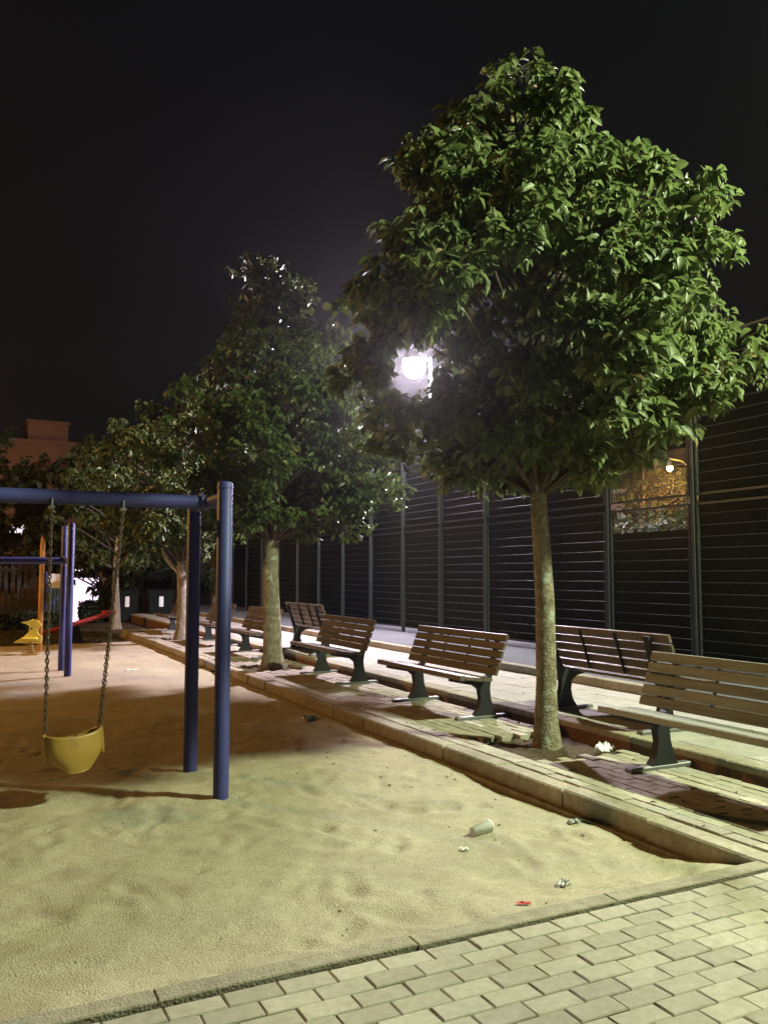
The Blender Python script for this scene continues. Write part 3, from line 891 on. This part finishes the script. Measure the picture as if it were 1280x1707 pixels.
# lit kiosk with roller shutter
shut = emit_mat('lit_shutter', (1.0, 0.72, 0.95), 1.9)  # slats emit by themselves, in place of light shining on the shutter
shut2 = emit_mat('lit_sign', (1.0, 0.85, 1.0), 2.6)
t = tag(empty('kiosk', (5.1, 42.5, -1.1), R(-4)), 'small kiosk with brightly lit pinkish white roller shutter', 'kiosk')
mb = MB(); mb.box(-1.9, 2.6, 0.06, 3, 0, 3.0); mb.build('wall', M['wall_dark'], t)
mb = MB(); mb.box(-2.0, 2.7, -.5, 3.1, 3.0, 3.15); mb.build('roof', M['wall_dark'], t)
for k in range(22):
    mb = MB(); z = 0.3 + k * 0.095; mb.prism([(-.02, z), (0.03, z), (0.03, z + .085), (-.005, z + .085)], -0.75, 0.75, 'yz')
    mb.build('shutter_slat', shut, t)
mb = MB(); mb.box(-.75, -.15, -.1, -.02, 2.66, 2.80); mb.build('sign_light', shut2, t)
mb = MB(); mb.box(.78, 1.35, -.0, .05, .4, 2.4); mb.build('side_panel', M['wall_cream'], t)

# dark wall at the left
t = tag(empty('boundary_wall', (0.2, 31.2, -0.6)), 'dark low boundary wall with slats at the left edge', 'wall')
mb = MB(); mb.box(-6, 2.0, 0, .2, 0, 1.0); mb.build('wall_base', M['wall_dark'], t)
for k in range(38):
    mb = MB(); mb.box(-6 + k * .208, -6 + k * .208 + .13, .06, .09, 1.0, 2.35); mb.build('slat', M['wall_dark'], t)
mb = MB(); mb.box(-6, 2.0, .03, .055, 2.15, 2.25); mb.build('rail', M['wall_dark'], t)

# waste bins at the far end
def waste_bin(x, y, lab, rz):
    t = tag(empty('waste_bin', (x, y, -0.2), R(rz)), lab, 'waste bin', 'waste bins at the far end of the terrace')
    mb = MB(); v = [(-.34, -.36, .08), (.34, -.36, .08), (.34, .36, .08), (-.34, .36, .08), (-.42, -.42, 1.0), (.42, -.42, 1.0), (.42, .42, 1.0), (-.42, .42, 1.0)]
    mb.add(v, [(3, 2, 1, 0), (4, 5, 6, 7), (0, 1, 5, 4), (1, 2, 6, 5), (2, 3, 7, 6), (3, 0, 4, 7)]); mb.build('body', M['bin'], t)
    mb = MB(); mb.prism([(-.46, 1.005), (.46, 1.005), (.44, 1.07), (.2, 1.14), (-.2, 1.14), (-.44, 1.07)], -.46, .46, 'yz'); mb.build('lid', M['bin'], t)
    mb = MB(); mb.box(-.07, .07, -.455, -.43, .55, .90); o = mb.build('label_panel', M['white'], t)
    for sx_ in (-.3, .3):
        for sy_ in (-.3, .3):
            mb = MB(); mb.tube([(sx_ - .03, sy_, .09), (sx_ + .03, sy_, .09)], .085, 10, smooth=False); mb.build('wheel', M['iron'], t)
    return t
waste_bin(4.75, 30.0, 'dark waste bin with white label just right of the slender pale trunk', 12)
waste_bin(5.95, 29.6, 'dark waste bin with white label, right one of the pair', -6)

# hedge behind the sand and grass
g = np.random.default_rng(90)
def hedge(x0, x1, y, h, d, z0, lab, n=5200, rz=0):
    t = tag(empty('hedge', ((x0 + x1) / 2, y, z0), rz), lab, 'hedge')
    w = x1 - x0
    P = np.stack([g.uniform(-w / 2, w / 2, n), g.uniform(-d / 2, d / 2, n), h * g.random(n) ** .6 * (0.85 + 0.3 * g.random(n))], -1)
    V, F = leaf_geo(LT_LO, P, g.normal(size=(n, 3)), g.normal(size=(n, 3)), g.uniform(.08, .16, n), g.uniform(.03, .05, n))
    tag(np_mesh('foliage', V, F, M['hedge'], t), kind='stuff')
    mb = MB()
    for k in range(int(w * 3)): 
        xx = -w / 2 + k / 3.0 + .1; mb.tube([(xx, 0, -.05), (xx + .05, .04, h * .7)], .015, 5)
    mb.build('stems', M['bark'], t)
hedge(3.5, 4.55, 31.0, 1.0, .8, -0.6, 'low dark hedge in front of the lit kiosk')
hedge(-5, 2.8, 27.5, .5, .9, -0.21, 'low dark hedge strip at the left behind the sand')
hedge(7.2, 18.2, 15.0, 2.35, 1.2, 0.1, 'tall dark shrubs added to darken the view beyond the open bay of the fence', 14000, R(80))  # added to block the lit court behind the open bay
n = 9000
P = np.stack([g.uniform(-8, 3.6, n), 21 + 6.2 * g.random(n) ** 1.2, np.full(n, -.215)], -1)
D = g.normal(size=(n, 3)) * .45 + np.array([0, 0, 1.0])
V, F = leaf_geo(LT_LO, P, D, g.normal(size=(n, 3)), g.uniform(.04, .11, n), g.uniform(.004, .008, n))
tag(np_mesh('grass', V, F, M['grass']), 'short sparse dark grass behind the sand', 'grass', kind='stuff')

# ================================================================== FAR BUILDINGS
def house(name, label, loc, rz, w, d, h, wmat, rows, cols, ww=1.0, wh=1.3, z0=1.2, roofbox=None):
    t = tag(empty(name, loc, rz), label, 'building')
    mb = MB(); mb.box(-w / 2, w / 2, 0, d, 0, h); mb.build('wall', wmat, t)
    mb = MB(); mb.box(-w / 2 - .15, w / 2 + .15, -.15, d + .15, h, h + .22); rf = mb.build('roof', wmat, t)
    if roofbox:
        x0, x1, hh = roofbox; mb = MB(); mb.box(x0, x1, 1.0, 4.0, h + .22, h + .22 + hh); mb.build('stair_tower', wmat, rf)
        mb = MB(); mb.box(x0 - .1, x1 + .1, .9, 4.1, h + .22 + hh, h + .40 + hh); mb.build('tower_cap', wmat, rf)
    for r_ in range(rows):
        for c in range(cols):
            x = -w / 2 + w * (c + .5) / cols; z = z0 + r_ * (h - 1.2) / rows
            mb = MB(); mb.box(x - ww / 2, x + ww / 2, -.05, .04, z, z + wh); f = mb.build('window', M['wall_cream'], t)
            mb = MB(); mb.box(x - ww / 2 + .06, x - .03, -.055, .0, z + .06, z + wh - .06); mb.build('pane', M['glass_dark'], f)
            mb = MB(); mb.box(x + .03, x + ww / 2 - .06, -.055, .0, z + .06, z + wh - .06); mb.build('pane', M['glass_dark'], f)
            mb = MB(); mb.box(x - ww / 2 - .08, x + ww / 2 + .08, -.14, .0, z - .07, z - .002); mb.build('sill', M['wall_cream'], f)
    return t
house('apartment_house', 'brown apartment house with roof stair tower behind the dark trees, far left', (-0.2, 58, -1.1), R(3), 14, 9, 11.0, M['wall_brown'], 3, 5, roofbox=(3.4, 5.9, 1.3))
house('apartment_house', 'cream apartment house at the right edge beyond the court', (28.3, 16.6, 0), R(-55), 9, 9, 11.0, M['wall_cream'], 3, 3)
house('low_house', 'low orange lit house seen through the fence rods', (29.5, 33.5, 0), R(-38), 3.4, 6, 5.6, M['wall_cream'], 2, 2)
# sodium lamps at those houses
sod = emit_mat('lamp_globe_orange', (1.0, 0.55, 0.16), 60)
street_lamp(19.6, 18.6, (17.95, 17.9, 4.5), 0, 'small distant orange street lamp beyond the fence', 'street lamps', headr=.09, lens=sod)
point('lamp_light', dict(pos=(18.0, 17.95, 4.05), col=(1, .50, .12), watts=1700), .15)
street_lamp(-5.5, 50, (-5.2, 49.7, 7.2), -1.1, 'distant orange street lamp by the brown apartment house', 'street lamps', headr=.14, lens=sod)
point('lamp_light', dict(pos=(-5.0, 49.3, 6.7), col=(1, .46, .12), watts=800), .15)

# ================================================================== LITTER
def crumple(name, lab, loc, size, mtl, seed, flat=0.5, cat='litter', rz=0):
    r = random.Random(seed); mb = MB()
    n1, n2 = 7, 6; V = []; Fc = []
    for i in range(n1):
        for j in range(n2):
            V.append(((i / (n1 - 1) - .5) * size[0] + r.uniform(-.12, .12) * size[0], (j / (n2 - 1) - .5) * size[1] + r.uniform(-.12, .12) * size[1],
                      max(0.002, r.random() * size[2] * (1 - .6 * abs(i / (n1 - 1) - .5)))))
    for i in range(n1 - 1):
        for j in range(n2 - 1):
            a = i * n2 + j; Fc += [(a, a + n2, a + n2 + 1), (a, a + n2 + 1, a + 1)]
    mb.add(V, Fc)
    o = mb.build(name, mtl); o.location = loc; o.rotation_euler = (0, 0, rz)
    so = o.modifiers.new('thick', 'SOLIDIFY'); so.thickness = 0.0015
    return tag(o, lab, cat)
def on_sand(px, py):
    # litter spots worked out on the sand from their bearing and distance
    t_ = (px - 640) / 1400; d = 1.62 * 1400 / (py - 957)
    x = d * (0.4415 + 0.897 * t_); y = d * (0.897 - 0.4415 * t_)
    return x, y, sz(x, y)
x, y, z = on_sand(797, 1382)
t = tag(empty('plastic_cup', (x, y, z + 0.030), R(8)), 'white plastic cup lying on its side on the sand', 'cup')
mb = MB(); mb.lathe([(0.0, -.075), (0.026, -.075), (0.037, .07), (0.040, .072), (0.040, .078), (0.036, .076), (0.025, -.07), (0, -.07)], 18); o = mb.build('cup_body', M['white'], t)
o.rotation_euler = (R(90 - 3), 0, R(95))
crumple('paper_scrap', 'small white paper scrap next to the plastic cup', on_sand(770, 1408), (.05, .035, .025), M['white'], 3)
crumple('wrapper', 'crumpled silvery wrapper on the sand near the front kerb', on_sand(931, 1464), (.11, .06, .04), M['foil'], 5, rz=.6)
crumple('wrapper', 'small red wrapper on the sand at the front kerb', on_sand(865, 1505), (.07, .035, .012), M['red'], 6, rz=-.3)
crumple('wrapper', 'small dark silvery wrapper at the foot of the terrace kerb', on_sand(948, 1368), (.07, .05, .04), M['foil'], 8)
crumple('can', 'crushed silvery can on the sand below the terrace kerb, by the middle bench', on_sand(517, 1200), (.16, .10, .08), M['foil'], 9)
crumple('plastic_bag', 'crumpled white plastic bag at the foot of the largest tree', (4.72, 5.50, 0.0), (.20, .10, .09), M['white'], 12, rz=.4)
crumple('paper_scrap', 'flat white paper scraps on the far sand left of the swing post', on_sand(222, 1114), (.22, .10, .03), M['white'], 14)
# small stones on the sand
st = MB(); r = random.Random(5)
for k in range(420):
    x = r.uniform(-1.5, 3.55); y = r.uniform(3.2, 9.0); z = sz(x, y); s = r.uniform(.003, .010)
    v = [(x + s * a * r.uniform(.7, 1.2), y + s * b * r.uniform(.7, 1.2), z + s * c * .7) for a, b, c in ((1, 0, 0), (-1, 0, 0), (0, 1, 0), (0, -1, 0), (0, 0, 1), (0, 0, -1))]
    st.add(v, [(0, 2, 4), (2, 1, 4), (1, 3, 4), (3, 0, 4), (2, 0, 5), (1, 2, 5), (3, 1, 5), (0, 3, 5)])
tag(st.build('pebbles', M['kerb']), 'small pale pebbles scattered over the sand', 'pebbles', kind='stuff')
# fallen leaves
g = np.random.default_rng(123); n = 130
P = []
for k in range(n):
    q = g.random()
    if q < .35:
        x = g.uniform(3.85, 4.95); y = g.uniform(3.3, 14); z = .006
    elif q < .6:
        x = g.uniform(5.2, 6.7); y = g.uniform(4.5, 14); z = .106
    else:
        x = 3.6 - abs(g.normal()) * .45; y = g.uniform(4.0, 12); z = sz(x, y) + .004
    P.append((x, y, z))
P = np.array(P); D = g.normal(size=(n, 3)); D[:, 2] *= .12
Nn = np.tile(np.array([[0, 0, 1.0]]), (n, 1)) + g.normal(size=(n, 3)) * .2
V, F = leaf_geo(LT_LO, P, D, Nn, g.uniform(.025, .060, n), g.uniform(.007, .014, n))
M['dry_leaf'] = leaf_mat('dry_leaf', (0.17, 0.11, 0.05), (0.09, 0.055, 0.025), 0.15, 0.7)
tag(np_mesh('fallen_leaves', V, F, M['dry_leaf']), 'small dry leaves scattered on the paving and sand', 'leaves', kind='stuff')
# soil in the tree pits
for (tx, ty) in TREES[:3]:
    n1 = 14; V = []; Fc = []
    for i in range(n1):
        for j in range(n1):
            xx = tx - .02 + (i / (n1 - 1) - .5) * 2 * (PIT + .02); yy = ty + (j / (n1 - 1) - .5) * 2 * (PIT + .02)
            V.append((xx, yy, -.045 + r.uniform(-.012, .012) + .03 * math.exp(-((xx - tx) ** 2 + (yy - ty) ** 2) / .05)))
    for i in range(n1 - 1):
        for j in range(n1 - 1):
            a = i * n1 + j; Fc.append((a, a + n1, a + n1 + 1, a + 1))
    mb = MB(); mb.add(V, Fc, True); mb.build('tree_pit_soil', M['soil'], terr)

# ================================================================== HAZE ADDED FOR THE LAMP GLOW
hz = MB(); hz.box(-225, 225, -125, 265, -2.2, 14.5)
hm = bpy.data.materials.new('added_glow_air'); hm.use_nodes = True
hm.node_tree.nodes.remove(hm.node_tree.nodes['Principled BSDF'])
pv = hm.node_tree.nodes.new('ShaderNodeVolumePrincipled')
pv.inputs['Color'].default_value = (0.9, 0.9, 0.95, 1); pv.inputs['Density'].default_value = 0.0006; pv.inputs['Anisotropy'].default_value = 0.85  # thin air added to imitate lens glare as a halo round the lamp
hm.node_tree.links.new(pv.outputs[0], hm.node_tree.nodes['Material Output'].inputs['Volume'])
tag(hz.build('glow_haze', hm), kind='stuff')
